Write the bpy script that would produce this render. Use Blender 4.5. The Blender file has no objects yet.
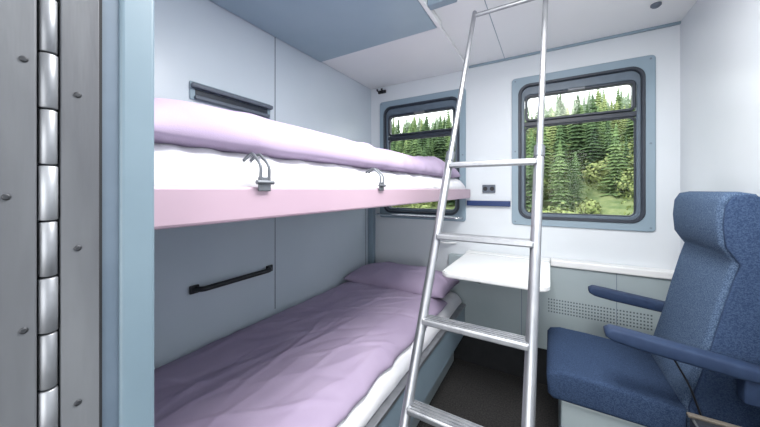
import bpy, bmesh, math, random
from mathutils import Vector, Matrix, noise
random.seed(4)
S=1.05; FL=-1.15
sc=bpy.context.scene
sc.view_settings.view_transform='Standard'
# ---------------- materials ----------------
def lin(c):
    o=[]
    for v in c:
        v/=255.0
        o.append(v/12.92 if v<=0.04045 else ((v+0.055)/1.055)**2.4)
    return (*o,1)
def mat(name,c,rough=0.5,metal=0.0,c2=None,scale=20,bump=0.0,bscale=None,detail=4,stretch=None,sheen=0,spec=None,p0=.35,p1=.65):
    m=bpy.data.materials.new(name); m.use_nodes=True
    nt=m.node_tree; b=nt.nodes['Principled BSDF']
    b.inputs['Base Color'].default_value=lin(c); b.inputs['Roughness'].default_value=rough
    b.inputs['Metallic'].default_value=metal
    if sheen: b.inputs['Sheen Weight'].default_value=sheen
    if spec is not None: b.inputs['Specular IOR Level'].default_value=spec
    tc=nt.nodes.new('ShaderNodeTexCoord'); mp=nt.nodes.new('ShaderNodeMapping')
    nt.links.new(tc.outputs['Object'],mp.inputs['Vector'])
    if stretch: mp.inputs['Scale'].default_value=stretch
    if c2 is None: c2=tuple(max(0,v-5) for v in c)
    n=nt.nodes.new('ShaderNodeTexNoise'); n.inputs['Scale'].default_value=scale; n.inputs['Detail'].default_value=detail
    nt.links.new(mp.outputs[0],n.inputs['Vector'])
    r=nt.nodes.new('ShaderNodeValToRGB')
    r.color_ramp.elements[0].position=p0; r.color_ramp.elements[1].position=p1
    r.color_ramp.elements[0].color=lin(c); r.color_ramp.elements[1].color=lin(c2)
    nt.links.new(n.outputs[0],r.inputs[0]); nt.links.new(r.outputs[0],b.inputs['Base Color'])
    if bump:
        n2=nt.nodes.new('ShaderNodeTexNoise'); n2.inputs['Scale'].default_value=bscale or scale; n2.inputs['Detail'].default_value=3
        nt.links.new(mp.outputs[0],n2.inputs['Vector'])
        bp=nt.nodes.new('ShaderNodeBump'); bp.inputs['Strength'].default_value=bump; bp.inputs['Distance'].default_value=0.003
        nt.links.new(n2.outputs[0],bp.inputs['Height']); nt.links.new(bp.outputs[0],b.inputs['Normal'])
    return m
M_wall=mat('wall_laminate',(210,215,220),0.35,c2=(206,212,217),scale=3)
M_wallL=mat('partition_laminate',(192,202,211),0.32,c2=(188,199,208),scale=3)
M_ceil=mat('ceiling_white',(230,231,232),0.4,c2=(226,228,230),scale=3)
M_blueg=mat('bluegrey_paint',(134,153,166),0.38,c2=(130,149,162),scale=5)
M_post=mat('post_paint',(108,127,138),0.45,c2=(102,121,133),scale=6)
M_berth=mat('berth_underside_paint',(152,172,184),0.35,c2=(146,167,180),scale=4)
M_seam=mat('panel_seam',(110,122,134),0.6)
M_vent=mat('vent_shadow',(78,88,94),0.7)
M_gasket=mat('rubber_gasket',(38,46,58),0.45)
M_winfr=mat('window_frame_paint',(90,104,118),0.4)
M_pink=mat('pink_rail_paint',(170,147,161),0.4,c2=(166,143,158),scale=4)
M_sheet=mat('white_sheet',(228,228,232),0.9,c2=(221,222,227),scale=8,bump=.3,bscale=60)
M_duv=mat('lavender_cotton',(163,149,173),0.95,c2=(156,142,167),scale=7,bump=.2,bscale=500,spec=.2)
M_alu=mat('aluminium',(172,174,178),0.42,.9,c2=(156,159,164),scale=30,stretch=(1,1,.1))
M_alud=mat('aluminium_dark',(110,114,120),0.5,.7)
M_chrome=mat('chrome',(210,212,216),0.18,1.0)
M_steel=mat('worn_steel',(110,113,117),0.6,.3,c2=(84,86,91),scale=14,stretch=(1,1,.15),bump=.3,bscale=60)
M_steel2=mat('brushed_steel',(158,161,166),0.45,.6,c2=(120,123,128),scale=26,stretch=(1,1,.3))
M_screw=mat('screw_head',(58,60,64),0.5,.5)
M_black=mat('black_plastic',(26,28,33),0.4)
M_dark=mat('dark_gap',(30,32,36),0.8)
M_heat=mat('heater_panel_paint',(160,172,176),0.42,c2=(155,168,172),scale=5)
M_white=mat('white_laminate',(230,231,231),0.35,c2=(224,226,227),scale=4)
M_seat=mat('seat_moquette_blue',(58,75,100),0.97,c2=(88,106,130),scale=300,bump=.7,bscale=400,p0=.42,p1=.60,detail=2,spec=.1)
M_seatd=mat('seat_moquette_navy',(42,57,84),0.97,c2=(62,79,106),scale=300,bump=.7,bscale=400,detail=2,spec=.1)
M_arm=mat('armrest_vinyl',(36,51,78),0.65,c2=(41,57,84),scale=30,spec=.25)
M_carpet=mat('dark_carpet',(30,30,32),0.95,c2=(58,56,55),scale=120,bump=.8,bscale=200)
M_grey=mat('grey_plastic',(90,98,110),0.45)
M_navy=mat('navy_strip',(28,52,100),0.4)
M_brass=mat('worn_edge_metal',(96,90,82),0.5,.4)
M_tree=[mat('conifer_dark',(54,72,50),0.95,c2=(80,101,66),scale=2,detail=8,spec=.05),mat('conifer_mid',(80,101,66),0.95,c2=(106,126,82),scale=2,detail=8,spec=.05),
 mat('conifer_light',(116,132,84),0.95,c2=(144,154,104),scale=2,detail=8,spec=.05),mat('conifer_hazed',(124,142,118),0.95,c2=(144,158,134),scale=1,detail=8,spec=.05)]  # last tone has aerial haze mixed into its colour, for far trees
M_bush=mat('broadleaf_foliage',(104,120,72),0.95,c2=(138,145,96),scale=4,detail=8,spec=.05)
M_grass=mat('hillside_grass',(84,100,66),0.95,c2=(118,127,88),scale=1.5,detail=8,spec=.05)
M_grav=mat('track_gravel',(150,146,140),0.95,c2=(110,108,104),scale=8,detail=8)
M_fill=bpy.data.materials.new('fill_panel_glow'); M_fill.use_nodes=True  # glow of the added overhead fill panel
M_fill.node_tree.nodes['Principled BSDF'].inputs['Emission Color'].default_value=(1,1,1,1)
M_fill.node_tree.nodes['Principled BSDF'].inputs['Emission Strength'].default_value=2
M_glass=bpy.data.materials.new('window_glass'); M_glass.use_nodes=True
nt=M_glass.node_tree; nt.nodes.clear()
o=nt.nodes.new('ShaderNodeOutputMaterial'); mx=nt.nodes.new('ShaderNodeMixShader'); t=nt.nodes.new('ShaderNodeBsdfTransparent'); g=nt.nodes.new('ShaderNodeBsdfGlossy')
g.inputs['Roughness'].default_value=.05; mx.inputs[0].default_value=.006; t.inputs[0].default_value=(.98,.985,.98,1)
nt.links.new(t.outputs[0],mx.inputs[1]); nt.links.new(g.outputs[0],mx.inputs[2]); nt.links.new(mx.outputs[0],o.inputs[0])
# ---------------- mesh helpers ----------------
def group(name):
    e=bpy.data.objects.new(name,None); e.empty_display_size=.1; sc.collection.objects.link(e); return e
def addobj(name,bm,mt,parent=None,smooth=False,recalc=True):
    if recalc: bmesh.ops.recalc_face_normals(bm,faces=bm.faces)
    me=bpy.data.meshes.new(name); bm.to_mesh(me); bm.free()
    ms=mt if isinstance(mt,(list,tuple)) else [mt]
    for m in ms: me.materials.append(m)
    ob=bpy.data.objects.new(name,me); sc.collection.objects.link(ob)
    if parent: ob.parent=parent
    if smooth:
        me.polygons.foreach_set('use_smooth',[True]*len(me.polygons))
    return ob
def bbox_into(bm,x0,x1,y0,y1,z0,z1,bev=0,seg=2,mi=0,rot=None):
    b=bmesh.new(); bmesh.ops.create_cube(b,size=1)
    for v in b.verts:
        v.co=Vector(((x0+x1)/2+v.co.x*(x1-x0),(y0+y1)/2+v.co.y*(y1-y0),(z0+z1)/2+v.co.z*(z1-z0)))
    if bev: bmesh.ops.bevel(b,geom=b.edges[:],offset=bev,segments=seg,profile=.5,affect='EDGES')
    if rot: 
        c=Vector(((x0+x1)/2,(y0+y1)/2,(z0+z1)/2)); bmesh.ops.rotate(b,verts=b.verts,cent=c,matrix=rot)
    for f in b.faces: f.material_index=mi
    me=bpy.data.meshes.new('t'); b.to_mesh(me); b.free(); bm.from_mesh(me); bpy.data.meshes.remove(me)
def box(name,x0,x1,y0,y1,z0,z1,mt,parent=None,bev=0,seg=2,rot=None):
    bm=bmesh.new(); bbox_into(bm,x0,x1,y0,y1,z0,z1,bev,seg,0,rot)
    return addobj(name,bm,mt,parent,smooth=False)
def boxes(name,lst,mt,parent=None,bev=0):
    bm=bmesh.new()
    for l in lst: bbox_into(bm,*l[:6],bev,2,l[6] if len(l)>6 else 0)
    return addobj(name,bm,mt,parent)
def tube_into(bm,pts,r,seg=14,mi=0):
    pts=[Vector(p) for p in pts]; n=len(pts); rings=[]
    rr=r if isinstance(r,(list,tuple)) else [r]*n
    up=None
    for i,p in enumerate(pts):
        d=(pts[min(i+1,n-1)]-pts[max(i-1,0)]).normalized()
        if up is None: up=Vector((0,0,1)) if abs(d.z)<.9 else Vector((1,0,0))
        a=d.cross(up).normalized(); up2=a.cross(d).normalized(); up=up2
        rings.append([bm.verts.new(p+rr[i]*(math.cos(t)*a+math.sin(t)*up2)) for t in [2*math.pi*k/seg for k in range(seg)]])
    for i in range(n-1):
        for k in range(seg):
            f=bm.faces.new((rings[i][k],rings[i][(k+1)%seg],rings[i+1][(k+1)%seg],rings[i+1][k])); f.smooth=True; f.material_index=mi
    for rg in (rings[0][::-1],rings[-1]):
        cap=[bm.verts.new(v.co) for v in rg]
        f=bm.faces.new(cap); f.material_index=mi; f.smooth=False
def tube(name,pts,r,mt,parent=None,seg=14):
    bm=bmesh.new(); tube_into(bm,pts,r,seg); return addobj(name,bm,mt,parent)
def bend(pts,rad,n=6):
    pts=[Vector(p) for p in pts]; out=[pts[0]]
    for i in range(1,len(pts)-1):
        a=(pts[i-1]-pts[i]).normalized(); b=(pts[i+1]-pts[i]).normalized()
        p0=pts[i]+a*rad; p2=pts[i]+b*rad
        for k in range(n+1):
            t=k/n; out.append(p0*(1-t)**2+2*pts[i]*t*(1-t)+p2*t*t)
    out.append(pts[-1]); return out
def rrect(x0,x1,z0,z1,r,n=8):
    o=[]
    for cx,cz,a0 in ((x1-r,z1-r,0),(x0+r,z1-r,90),(x0+r,z0+r,180),(x1-r,z0+r,270)):
        for k in range(n+1):
            a=math.radians(a0+90*k/n); o.append((cx+r*math.cos(a),cz+r*math.sin(a)))
    return o
def ring(name,O,ro,I,ri,y0,y1,mt,parent=None):
    bm=bmesh.new(); A=rrect(*O,ro); B=rrect(*I,ri); n=len(A)
    e=.003
    loops=[[bm.verts.new((x,y1,z)) for x,z in A],[bm.verts.new((x,y0+e,z)) for x,z in A]]
    A2=rrect(O[0]+e,O[1]-e,O[2]+e,O[3]-e,max(ro-e,.001)); B2=rrect(I[0]-e,I[1]+e,I[2]-e,I[3]+e,ri+e)
    loops.append([bm.verts.new((x,y0,z)) for x,z in A2]); loops.append([bm.verts.new((x,y0,z)) for x,z in B2])
    loops.append([bm.verts.new((x,y0+e,z)) for x,z in B]); loops.append([bm.verts.new((x,y1,z)) for x,z in B])
    for i in range(6):
        a,b=loops[i],loops[(i+1)%6]
        for k in range(n): bm.faces.new((a[k],a[(k+1)%n],b[(k+1)%n],b[k]))
    return addobj(name,bm,mt,parent)
def extrude_profile(name,prof,y0,y1,mt,parent=None,bev=.012,seg=3):
    bm=bmesh.new(); vs=[bm.verts.new((x,y0,z)) for x,z in prof]; f=bm.faces.new(vs)
    r=bmesh.ops.extrude_face_region(bm,geom=[f]); ex=[v for v in r['geom'] if isinstance(v,bmesh.types.BMVert)]
    for v in ex: v.co.y=y1
    bmesh.ops.recalc_face_normals(bm,faces=bm.faces)
    es=[e for e in bm.edges if abs(e.verts[0].co.y-e.verts[1].co.y)<1e-6]
    if bev: bmesh.ops.bevel(bm,geom=es,offset=bev,segments=seg,profile=.5,affect='EDGES')
    ob=addobj(name,bm,mt,parent,smooth=True)
    return ob
def soft(name,x0,x1,y0,y1,zb,h,mt,parent=None,nx=70,ny=150,p=5,pv=None,wr=None,sag=0.25,edge=.012):
    bm=bmesh.new(); cx,cy=(x0+x1)/2,(y0+y1)/2; hx,hy=(x1-x0)/2,(y1-y0)/2
    pv=pv or p
    def sp(i,n): 
        u=-1+2*i/n; return math.sin(u*math.pi/2)*.5+u*.5
    top=[];bot=[]
    for j in range(ny+1):
        tr=[];br=[]
        for i in range(nx+1):
            u=sp(i,nx); v=sp(j,ny)
            pr=(max(0,1-abs(u)**p)*max(0,1-abs(v)**pv))**.5
            x=cx+hx*u; y=cy+hy*v
            w=wr(x,y)*min(1,pr*1.3) if wr else 0
            ox=-abs(noise.noise(Vector((3,y*6,1.3+zb))))*edge*2*(abs(u)**6)*(1 if u>0 else 0)
            rim=(i in(0,nx) or j in (0,ny))
            tv=bm.verts.new((x+ox,y,zb+h*sag+(h*(1-sag)*pr)+w)); tr.append(tv)
            br.append(tv if rim else bm.verts.new((x+ox,y,zb+h*sag*(1-pr))))
        top.append(tr);bot.append(br)
    for j in range(ny):
        for i in range(nx):
            bm.faces.new((top[j][i],top[j][i+1],top[j+1][i+1],top[j+1][i]))
            q=[bot[j][i],bot[j+1][i],bot[j+1][i+1],bot[j][i+1]]
            try: bm.faces.new(q)
            except ValueError: pass
    return addobj(name,bm,mt,parent,smooth=True)
# ---------------- room shell ----------------
XL,XR,YB,CZ=-1.258,.558,2.0,.835
YP=-.95
box('floor',XL-.05,XR+.05,YP-.05,YB+.08,FL-.05,FL,M_carpet)
box('ceiling',XL-.05,XR+.05,YP-.05,YB+.08,CZ,CZ+.05,M_ceil)
wl=group('wall_left')
box('panel',XL-.05,XL,YP,YB+.08,FL,CZ,M_wallL,wl)
boxes('seams',[(XL-.001,XL+.0012,1.042,1.047,-.63,CZ),(XL-.001,XL+.0012,1.915,1.920,-.63,-.06)],M_seam,wl)
box('wall_right',XR,XR+.05,YP,YB+.08,FL,CZ,M_wall)
W1=(-1.17,-.494,-.216,.695); W2=(-.208,.466,-.216,.695)
def hole(W): return (W[0]+.035,W[1]-.035,W[2]+.035,W[3]-.035)
h1,h2=hole(W1),hole(W2)
boxes('wall_back',[(XL,h1[0],YB,YB+.07,FL,CZ),(h1[1],h2[0],YB,YB+.07,FL,CZ),(h2[1],XR,YB,YB+.07,FL,CZ),
  (h1[0],h1[1],YB,YB+.07,FL,h1[2]),(h1[0],h1[1],YB,YB+.07,h1[3],CZ),(h2[0],h2[1],YB,YB+.07,FL,h2[2]),(h2[0],h2[1],YB,YB+.07,h2[3],CZ)],M_wall)
boxes('wall_front',[(XL,-.445,.10,.165,FL,CZ),(.36,XR,.10,.165,FL,CZ)],M_wall)
boxes('wall_corridor',[(XL,XR,YP-.05,YP,FL,CZ)],M_wall)
# ---------------- windows ----------------
def window(name,W):
    g=group(name); x0,x1,z0,z1=W
    ring('bezel',(x0,x1,z0,z1),.02,(x0+.042,x1-.045,z0+.044,z1-.05),.06,YB-.012,YB-.0005,M_blueg,g)
    I=(x0+.042,x1-.045,z0+.044,z1-.05)
    ring('gasket',(I[0]-.004,I[1]+.004,I[2]-.004,I[3]+.004),.062,(I[0]+.012,I[1]-.012,I[2]+.012,I[3]-.012),.05,YB-.02,YB+.02,M_gasket,g)
    J=(I[0]+.010,I[1]-.010,I[2]+.010,I[3]-.010)
    ring('sash',J,.05,(J[0]+.018,J[1]-.018,J[2]+.018,J[3]-.05),.035,YB+.0,YB+.035,M_winfr,g)
    K=(J[0]+.018,J[1]-.018,J[2]+.018,J[3]-.05)
    zt=.405
    box('transom',K[0]-.002,K[1]+.002,YB+.002,YB+.03,zt-.013,zt+.013,M_gasket,g,.003)
    ring('hopper_frame',(K[0]+.004,K[1]-.004,zt+.015,K[3]-.002),.025,(K[0]+.018,K[1]-.018,zt+.028,K[3]-.018),.018,YB-.006,YB+.028,M_gasket,g)
    ring('pane_seal',(K[0]-.002,K[1]+.002,K[2]-.002,zt-.01),.03,(K[0]+.007,K[1]-.007,K[2]+.007,zt-.02),.025,YB+.012,YB+.03,M_gasket,g)
    boxes('hopper_latch',[((x0+x1)/2-.04,(x0+x1)/2+.04,YB-.022,YB-.004,K[3]-.018,K[3]-.004)],M_alud,g,.003)
    b=bmesh.new()
    for sx in (x0+.02,x1-.02):
        for sz in (z0+.02,(z0+z1)/2,z1-.02): tube_into(b,[(sx,YB-.011,sz),(sx,YB-.0135,sz)],.005,12)
    addobj('bezel_screws',b,M_seam,g)
    box('glass',J[0],J[1],YB+.024,YB+.027,J[2],J[3],M_glass,g)
window('window_1',W1); window('window_2',W2)
# ---------------- ledge, heater, table ----------------
box('trim_1',.003,XR-.001,1.93,YB-.001,-.437,-.40,M_white,None,.006)
hg=group('radiator_cover')
box('panel',-.60,XR-.002,1.945,YB-.002,-.93,-.44,M_heat,hg,.004)
box('kick_plate',-.60,XR-.002,1.97,YB-.002,FL+.001,-.93,M_dark,hg)
lst=[]
for r in range(5):
    for c in range(34):
        x=-.01+c*.0135; z=-.705+r*.0175
        lst.append((x,x+.0065,1.9442,1.947,z,z+.0075))
boxes('vent_slots',lst,M_vent,hg)
boxes('seams',[(-.15,-.147,1.944,1.947,-.93,-.44),(.30,.303,1.944,1.947,-.93,-.44)],M_seam,hg)
boxes('latches',[(-.26,-.235,1.93,1.948,-.53,-.49),(-.40,-.385,1.93,1.948,-.60,-.50)],M_grey,hg,.003)
tg=group('folding_table')
bm=bmesh.new()
P=rrect(-.478,0.0,1.41,2.2,.045)
P=[(x,min(y,1.925)) for x,y in P]
Q=[]
for p in P:
    if not Q or (Vector(p)-Vector(Q[-1])).length>1e-5: Q.append(p)
vs=[bm.verts.new((x,y,-.41)) for x,y in Q]; f=bm.faces.new(vs)
r=bmesh.ops.extrude_face_region(bm,geom=[f])
for v in r['geom']:
    if isinstance(v,bmesh.types.BMVert): v.co.z=-.436
bmesh.ops.bevel(bm,geom=[e for e in bm.edges if abs(e.verts[0].co.z-e.verts[1].co.z)<1e-6],offset=.006,segments=2,affect='EDGES')
addobj('top',bm,M_white,tg)
box('hinge_bar',-.478,0.0,1.925,1.998,-.434,-.405,M_white,tg,.004)
box('hinge_gap',-.475,-.003,1.923,1.927,-.433,-.4095,M_seam,tg)
for i,x in enumerate((-.40,-.09)):
    extrude_profile('bracket',[(x,-.437),(x+.012,-.437),(x+.012,-.45),(x,-.45)],1.55,1.94,M_grey,tg,0)
    tube('stay_rod',[(x+.006,1.56,-.45),(x+.006,1.942,-.60)],.006,M_alud,tg)
og=group('power_outlet')
box('plate',-.385,-.305,1.985,1.9995,-.018,.034,M_grey,og,.004)
for x in (-.366,-.324):
    bm=bmesh.new(); tube_into(bm,[(x,1.983,.008),(x,1.988,.008)],.014,20); addobj('socket',bm,M_black,og)
box('wall_strip',-.485,-.215,1.975,1.9995,-.105,-.07,M_navy,None,.004)
rg=group('towel_rail')
for z,y in ((-.185,1.88),(-.185,1.93)):
    tube('bar',bend([(-1.152,1.9885,z),(-1.152,y,z),(-.512,y,z),(-.512,1.9885,z)],.03),.005,M_chrome,rg)
kg=group('grab_hook')
tube('loop',bend([(-.67,1.998,-.235),(-.67,1.955,-.235),(-.67,1.955,-.36),(-.62,1.955,-.365),(-.56,1.998,-.365)],.02),.006,M_white,kg)
box('mount',-.685,-.655,1.985,1.9995,-.255,-.219,M_white,kg,.003)
cg=group('coat_hook')
box('plate',-1.185,-1.115,1.985,1.9995,.765,.79,M_black,cg,.004)
for x in (-1.17,-1.13):
    tube('peg',[(x,1.99,.777),(x,1.955,.777),(x,1.95,.79)],[.006,.006,.009],M_black,cg)
# ---------------- ceiling items ----------------
sg=group('berth')
box('shell',XL+.003,-.482,.17,1.393,.805,CZ-.001,M_berth,sg,.010,3)
box('edge_strip',-.482,-.462,.17,1.393,.80,CZ-.001,M_white,sg,.004)
box('latch_bracket',-.462,-.34,1.19,1.235,.800,CZ-.001,M_blueg,sg,.006)
box('trim_2',XL+.001,-.475,1.397,YB-.001,.817,CZ-.0005,M_ceil,None,.003)
boxes('trim_4',[(-.25,-.247,1.0,YB-.001,CZ-.0015,CZ+.001),(-.474,XR-.001,1.985,1.999,CZ-.012,CZ-.0005)],M_blueg)
dg=group('smoke_detector')
bm=bmesh.new(); tube_into(bm,[(.41,1.75,CZ-.0005),(.41,1.75,CZ-.008),(.41,1.75,CZ-.014),(.41,1.75,CZ-.018)],[.019,.019,.013,.005],24); addobj('head',bm,M_grey,dg)
lg=group('ceiling_fill_panel')  # unseen glowing panel, added overhead as a body for the fill
box('fill_housing',-.26,.26,.30,1.02,CZ-.02,CZ-.001,M_white,lg,.006)
box('fill_diffuser',-.24,.24,.32,1.00,CZ-.024,CZ-.0195,M_fill,lg,.002)
# ---------------- berths ----------------
YN,YE=.172,1.95
bg=group('bunk_bed')
box('side_rail',-.476,-.456,YN,YE,-.054,.006,M_pink,bg,.005)
box('base_tray',XL+.003,-.476,YN,YE,-.048,-.012,M_berth,bg,.003)
box('end_rail',XL+.003,-.456,YE,YE+.015,-.05,.004,M_pink,bg,.003)
soft('mattress',XL+.006,-.479,YN+.004,YE-.005,-.012,.098,M_sheet,bg,nx=80,ny=220,p=9,pv=60,wr=lambda x,y:.008*noise.noise(Vector((x*5,y*13,3)))+.006*noise.noise(Vector((x*9,y*30,3))),sag=.15)
for yc in (.352,.78):
    cb=bmesh.new()
    bbox_into(cb,-.4545,-.450,yc-.013,yc+.013,-.002,.024,.0015)
    for dy in (-.009,.009):
        tube_into(cb,bend([(-.4515,yc+dy,.016),(-.450,yc+dy,.045),(-.478,yc+dy*.8,.070),(-.505,yc+dy*.8,.055)],.010),.003,10)
    tube_into(cb,[(-.450,yc-.018,.014),(-.450,yc+.018,.014)],.004,12)
    addobj('rail_clamp',cb,M_alud,bg)
def ridg(v): return 1-abs(noise.noise(v))*2
def fold(x,y,x0,y0,ang,wd,amp,ln):
    c,s=math.cos(ang),math.sin(ang); dx,dy=x-x0,y-y0
    u=dx*c+dy*s; v=-dx*s+dy*c
    v+=.03*noise.noise(Vector((u*5,x0*3,y0*2)))
    return amp*math.exp(-(v/wd)**2)*math.exp(-(u/ln)**4)
random.seed(11)
FU=[(random.uniform(-1.2,-.5),random.uniform(.2,1.8),random.uniform(-.5,1.0),random.uniform(.012,.030),random.uniform(-.007,.010),random.uniform(.1,.3)) for k in range(34)]
def wrU(x,y):
    return .008*noise.noise(Vector((x*2.5,y*3,2)))+sum(fold(x,y,*a) for a in FU)+.035*max(0,(y-1.25))
soft('duvet',XL+.03,-.484,YN+.004,YE-.11,.066,.112,M_duv,None,nx=90,ny=190,p=5,pv=22,wr=wrU,sag=.18)
lb=group('bunk_bed')
box('side_rail',-.506,-.486,YN,YE-.012,-.95,-.765,M_blueg,lb,.005)
box('rail_lip',-.530,-.480,YN,YE-.012,-.768,-.752,M_alu,lb,.003)
box('base_tray',XL+.003,-.507,YN,YE-.012,-.79,-.757,M_heat,lb,.003)
box('plinth',XL+.003,-.56,YN,YE-.012,FL+.001,-.79,M_heat,lb)
soft('mattress',XL+.006,-.502,YN+.004,YE-.015,-.757,.095,M_sheet,lb,nx=80,ny=220,p=10,pv=40,wr=lambda x,y:.010*noise.noise(Vector((x*5,y*11,7)))+.004*noise.noise(Vector((x*9,y*28,7))),sag=.15,edge=.004)
FLo=[(random.uniform(-1.2,-.55),random.uniform(.45,1.65),random.choice([random.uniform(.3,1.1),random.uniform(1.2,1.8)]),random.uniform(.008,.020),random.uniform(.0025,.0055)*random.choice([1,1,-.7]),random.uniform(.10,.34)) for k in range(60)]
def wrL(x,y):
    return .010*noise.noise(Vector((x*2.4,y*2.4,9)))+sum(fold(x,y,*a) for a in FLo)
soft('duvet',XL+.02,-.516,YN+.004,1.68,-.680,.068,M_duv,None,nx=140,ny=280,p=5,pv=22,wr=wrL,sag=.18,edge=.018)
soft('pillow',XL+.04,-.515,1.58,1.93,-.655,.140,M_duv,None,nx=70,ny=60,p=2.8,wr=lambda x,y:.012*noise.noise(Vector((x*6,y*6,4)))+.02*max(0,ridg(Vector((x*4,y*7,8)))-.6),sag=.35)
box('trim_3',XL+.001,XL+.045,1.952,YB-.001,-.62,-.055,M_blueg,None,.004)
pg=group('magazine_pocket')
xw=XL+.001
box('back_plate',xw,xw+.006,.62,1.01,.368,.443,M_blueg,pg,.003)
box('top_bar',xw+.006,xw+.030,.62,1.01,.413,.433,M_grey,pg,.006)
box('lower_bar',xw+.006,xw+.022,.635,.995,.370,.386,M_grey,pg,.004)
box('slot',xw+.005,xw+.008,.64,.99,.388,.412,M_gasket,pg)
hg2=group('wall_handle')
tube('bar',bend([(xw,.635,-.405),(xw+.035,.655,-.405),(xw+.035,.985,-.405),(xw,1.005,-.405)],.015),.011,M_black,hg2)
boxes('mounts',[(xw,xw+.012,.618,.655,-.422,-.388),(xw,xw+.012,.985,1.022,-.422,-.388)],M_black,hg2,.004)
# ---------------- ladder ----------------
la=group('ladder')
def yl(z): return 1.35+(z-.815)/2.112
def xl_(z): return -.293-.030*(.815-z)/1.381
def xr_(z): return -.014-.029*(.815-z)/1.381
for nm,fx in (('rail_left',xl_),('rail_right',xr_)):
    tube(nm+'_upper',[(fx(.80),yl(.80),.80),(fx(.08),yl(.08),.08)],.0095,M_alu,la,20)
    tube(nm+'_lower',[(fx(.13),yl(.13),.13),(fx(FL+.02),yl(FL+.02),FL+.02)],.0135,M_alu,la,20)
    tube(nm+'_collar',[(fx(.135),yl(.135),.135),(fx(.10),yl(.10),.10)],.0155,M_alud,la,20)
    tube(nm+'_foot',[(fx(FL+.04),yl(FL+.04),FL+.04),(fx(FL+.004),yl(FL+.004),FL+.004)],.018,M_black,la,20)
tube('top_bar',[(xl_(.78),yl(.78),.78),(xr_(.78),yl(.78),.78)],.009,M_alu,la)
for i,z in enumerate((.088,-.145,-.372,-.566,-.80,-1.0)):
    y=yl(z); b=bmesh.new()
    bbox_into(b,xl_(z)+.004,xr_(z)-.004,y-.022,y+.022,z-.010,z+.006,.004)
    for k in range(4):
        yy=y-.015+k*.010
        bbox_into(b,xl_(z)+.012,xr_(z)-.012,yy-.0015,yy+.0015,z+.005,z+.0085)
    addobj('rung',b,M_alu,la)
# ---------------- seat ----------------
st=group('train_seat')
prof=[(.365,-.68),(.385,-.60),(.41,-.50),(.435,-.38),(.46,-.27),(.475,-.215),(.462,-.195),(.445,-.165),(.440,-.10),(.445,-.04),(.46,-.012),(.49,-.005),(.525,-.012),(.545,-.04),(.55,-.3),(.55,-.80),(.38,-.80)]
extrude_profile('backrest',prof,1.29,1.67,M_seat,st,.014,4)
extrude_profile('backrest_side',[(x+.012*(x<.5),z-.008) for x,z in prof],1.278,1.292,M_seatd,st,.004,2)
cprof=[(-.012,-.70),(.0,-.682),(.04,-.672),(.15,-.675),(.37,-.69),(.37,-.785),(.01,-.785),(-.008,-.77)]
extrude_profile('cushion',cprof,1.265,1.685,M_seatd,st,.016,4)
box('base',.035,.548,1.28,1.67,FL+.001,-.787,M_heat,st,.006)
def arm(y,nm):
    extrude_profile(nm,[(.158,-.470),(.175,-.458),(.22,-.462),(.47,-.492),(.53,-.50),(.53,-.535),(.45,-.532),(.24,-.510),(.18,-.500),(.160,-.488)],y-.027,y+.027,M_arm,st,.009,3)
arm(1.235,'armrest_near'); arm(1.712,'armrest_far')
boxes('armrest_brackets',[(.47,.55,1.215,1.262,-.60,-.53),(.47,.55,1.690,1.735,-.60,-.53)],M_arm,st,.004)
tube('recline_cable',bend([(.33,1.258,-.52),(.37,1.255,-.60),(.40,1.255,-.70)],.03),.003,M_black,st)
cb=group('low_cabinet')
box('body',.30,XR-.002,.72,1.02,FL+.001,-.565,M_black,cb,.006)
box('edge_trim',.297,XR-.002,1.012,1.026,-.568,-.560,M_brass,cb,.002)
# ---------------- doorway frame and hinge ----------------
dr=group('door_1')
box('frame_post',-.444,-.400,.128,.1605,FL+.001,CZ-.001,M_post,dr,.004,3)
box('post_rebate',-.444,-.404,.114,.128,FL+.001,CZ-.001,M_winfr,dr)
box('gap_seal',-.44,-.402,.1115,.1140,FL+.001,CZ-.001,M_dark,dr)
box('hinge_leaf_frame',-.44,-.4005,.084,.1115,FL+.001,CZ-.001,M_steel,dr,.001)
box('door_leaf',-.44,-.4005,-.30,.0695,FL+.001,CZ-.001,M_steel,dr,.002)
box('leaf_gap',-.44,-.4065,.0695,.084,FL+.001,CZ-.001,M_dark,dr)
b=bmesh.new(); z=FL+.03; i=0
while z<CZ-.06:
    r0=.0064 if i%2 else .0059
    tube_into(b,[(-.4045,.0768,z),(-.4045,.0768,z+.0008),(-.4045,.0768,z+.0495),(-.4045,.0768,z+.0503)],[r0-.001,r0,r0,r0-.001],24)
    z+=.052; i+=1
addobj('hinge_knuckles',b,M_steel2,dr)
b=bmesh.new()
for y0,zs in ((.0955,(.0934,-.057,-.209,-.36,.245)),(.0615,(.1155,-.124,-.36,.35)),(.052,(-.006,-.24,.23))):
    for zz in zs: tube_into(b,[(-.4012,y0,zz),(-.3998,y0,zz),(-.3994,y0,zz)],[.0028,.0028,.0016],16)
addobj('screws',b,M_screw,dr)
box('header_right_post',.345,.365,.10,.168,FL+.001,CZ-.001,M_post,dr,.003)
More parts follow.
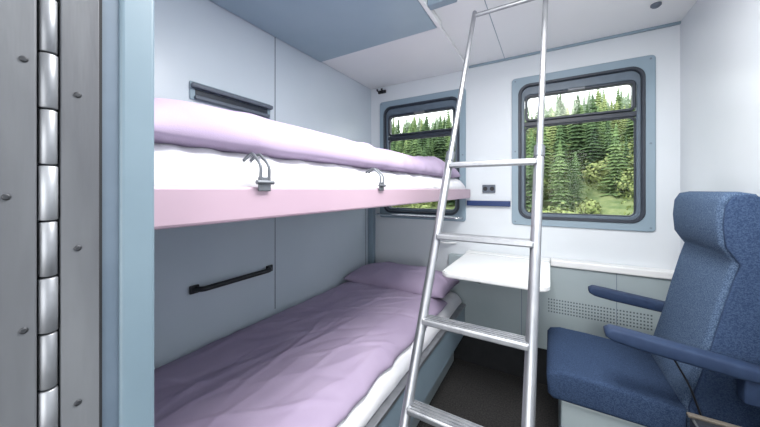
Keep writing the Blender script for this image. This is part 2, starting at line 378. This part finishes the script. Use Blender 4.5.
# ---------------- outside ----------------
def gz(x,y):
    return -2.2+max(0,y-15)*.25+1.8*noise.noise(Vector((x*.05,y*.05,0)))*min(1,max(0,y-12)/12)
bm=bmesh.new(); nx,ny=70,60; G=[]
for j in range(ny+1):
    row=[]
    for i in range(nx+1):
        x=-105+i*2.7; y=2.6+j*1.9; row.append(bm.verts.new((x,y,gz(x,y))))
    G.append(row)
for j in range(ny):
    for i in range(nx):
        f=bm.faces.new((G[j][i],G[j][i+1],G[j+1][i+1],G[j+1][i]))
        f.material_index=1 if j<6 else 0
addobj('hillside_ground',bm,[M_grass,M_grav],None,True)
V=[];F=[];MI=[]
random.seed(21)
rnd=random.random
def conifer(x,y,h,mi,L=22,n=16):
    z0=gz(x,y)-.3; w=h*random.uniform(.15,.22)
    lean=random.uniform(-.02,.02)
    for l in range(L):
        t=l/L; zb=z0+h*(.03+.94*t); zt=zb+h*.055; rr=w*(1-t)**.8*(.8+.35*rnd())+h*.005
        b=len(V); V.append((x+lean*h*t,y,min(zt,z0+h))); ph=rnd()*6
        for k in range(n):
            a=ph+2*math.pi*(k+.5*rnd())/n; od=k%2
            q=rr*((.75+.5*rnd()) if od else (.45+.25*rnd()))
            V.append((x+lean*h*t+q*math.cos(a),y+q*math.sin(a),zb-h*.014*rnd() if od else zb+h*.008))
        for k in range(n):
            F.append((b,b+1+k,b+1+(k+1)%n)); MI.append(mi)
pts=[]
for k in range(420):
    y=19+30*rnd(); x=random.uniform(-.95*y-5,.50*y+4); pts.append((x,y,random.uniform(2.8,6.2)))
for k in range(560):
    y=45+50*rnd(); x=random.uniform(-.95*y-5,.50*y+4); pts.append((x,y,random.uniform(4.5,8.0)))
for x,y,h in pts:
    pn=noise.noise(Vector((x*.08,y*.08,4)))+random.uniform(-.4,.4)
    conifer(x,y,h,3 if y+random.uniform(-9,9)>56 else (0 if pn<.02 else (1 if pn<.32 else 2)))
me=bpy.data.meshes.new('conifer_forest'); me.from_pydata(V,[],F)
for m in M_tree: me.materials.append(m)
me.polygons.foreach_set('material_index',MI); me.update()
sc.collection.objects.link(bpy.data.objects.new('conifer_forest',me))
V=[];F=[]
for k in range(150):
    y=random.uniform(16,30); x=random.uniform(-.95*y-4,.5*y+3); r_=random.uniform(.5,1.25); zc=gz(x,y)+r_*.5
    for j in range(420):
        d=Vector((random.gauss(0,1),random.gauss(0,1),random.gauss(0,1))).normalized()
        c=Vector((x,y,zc))+d*r_*(.6+.4*rnd())*(1+.5*noise.noise(d*2+Vector((k,0,0))))
        u=d.orthogonal().normalized(); u=(Matrix.Rotation(rnd()*6,3,d)@u); v=d.cross(u); s=.05+.07*rnd(); tl=d*s*random.uniform(-.6,.6)
        b=len(V); V+= [tuple(c-u*s+tl),tuple(c+v*s*.7),tuple(c+u*s-tl),tuple(c-v*s*.7)]; F.append((b,b+1,b+2,b+3))
me=bpy.data.meshes.new('broadleaf_shrubs'); me.from_pydata(V,[],F); me.materials.append(M_bush); me.update()
sc.collection.objects.link(bpy.data.objects.new('broadleaf_shrubs',me))
# ---------------- scale to metres ----------------
T=Matrix.Scale(S,4)@Matrix.Translation((0,0,-FL))
for me in bpy.data.meshes: me.transform(T)
def W(x,y,z): return T@Vector((x,y,z))
# ---------------- lights ----------------
def area(name,loc,rot,sx,sy,e,col=(1,1,1)):
    l=bpy.data.lights.new(name,'AREA'); l.shape='RECTANGLE'; l.size=sx*S; l.size_y=sy*S; l.energy=e; l.color=col
    ob=bpy.data.objects.new(name,l); ob.location=W(*loc); ob.rotation_euler=rot; sc.collection.objects.link(ob); return ob
area('ceiling_fill',(0,.66,CZ-.03),(0,0,0),.46,.66,38,(1,.985,.965))  # added fill above the view, brightens the compartment
area('corridor_fill',(0,-.85,-.1),(math.radians(90),0,0),1.4,1.3,30,(1,.985,.97))  # added fill behind the camera, evens the light under the bunks
sun=bpy.data.lights.new('sun','SUN'); sun.energy=2.8; sun.angle=.3; so=bpy.data.objects.new('sun',sun)
so.rotation_euler=Vector((.35,.75,-.7)).to_track_quat('-Z','Y').to_euler(); sc.collection.objects.link(so)
w=bpy.data.worlds.new('World'); sc.world=w; w.use_nodes=True
bgn=w.node_tree.nodes['Background']; bgn.inputs[0].default_value=(.92,.96,1,1); bgn.inputs[1].default_value=3.6
# ---------------- camera ----------------
cam=bpy.data.cameras.new('camera'); co=bpy.data.objects.new('camera',cam); sc.collection.objects.link(co)
cam.sensor_width=36; cam.lens=290/760*36; cam.shift_y=-23.5/760; cam.clip_start=.01; cam.clip_end=400
co.location=W(0,0,0); co.rotation_euler=(math.radians(90),0,math.radians(30.4))
sc.camera=co
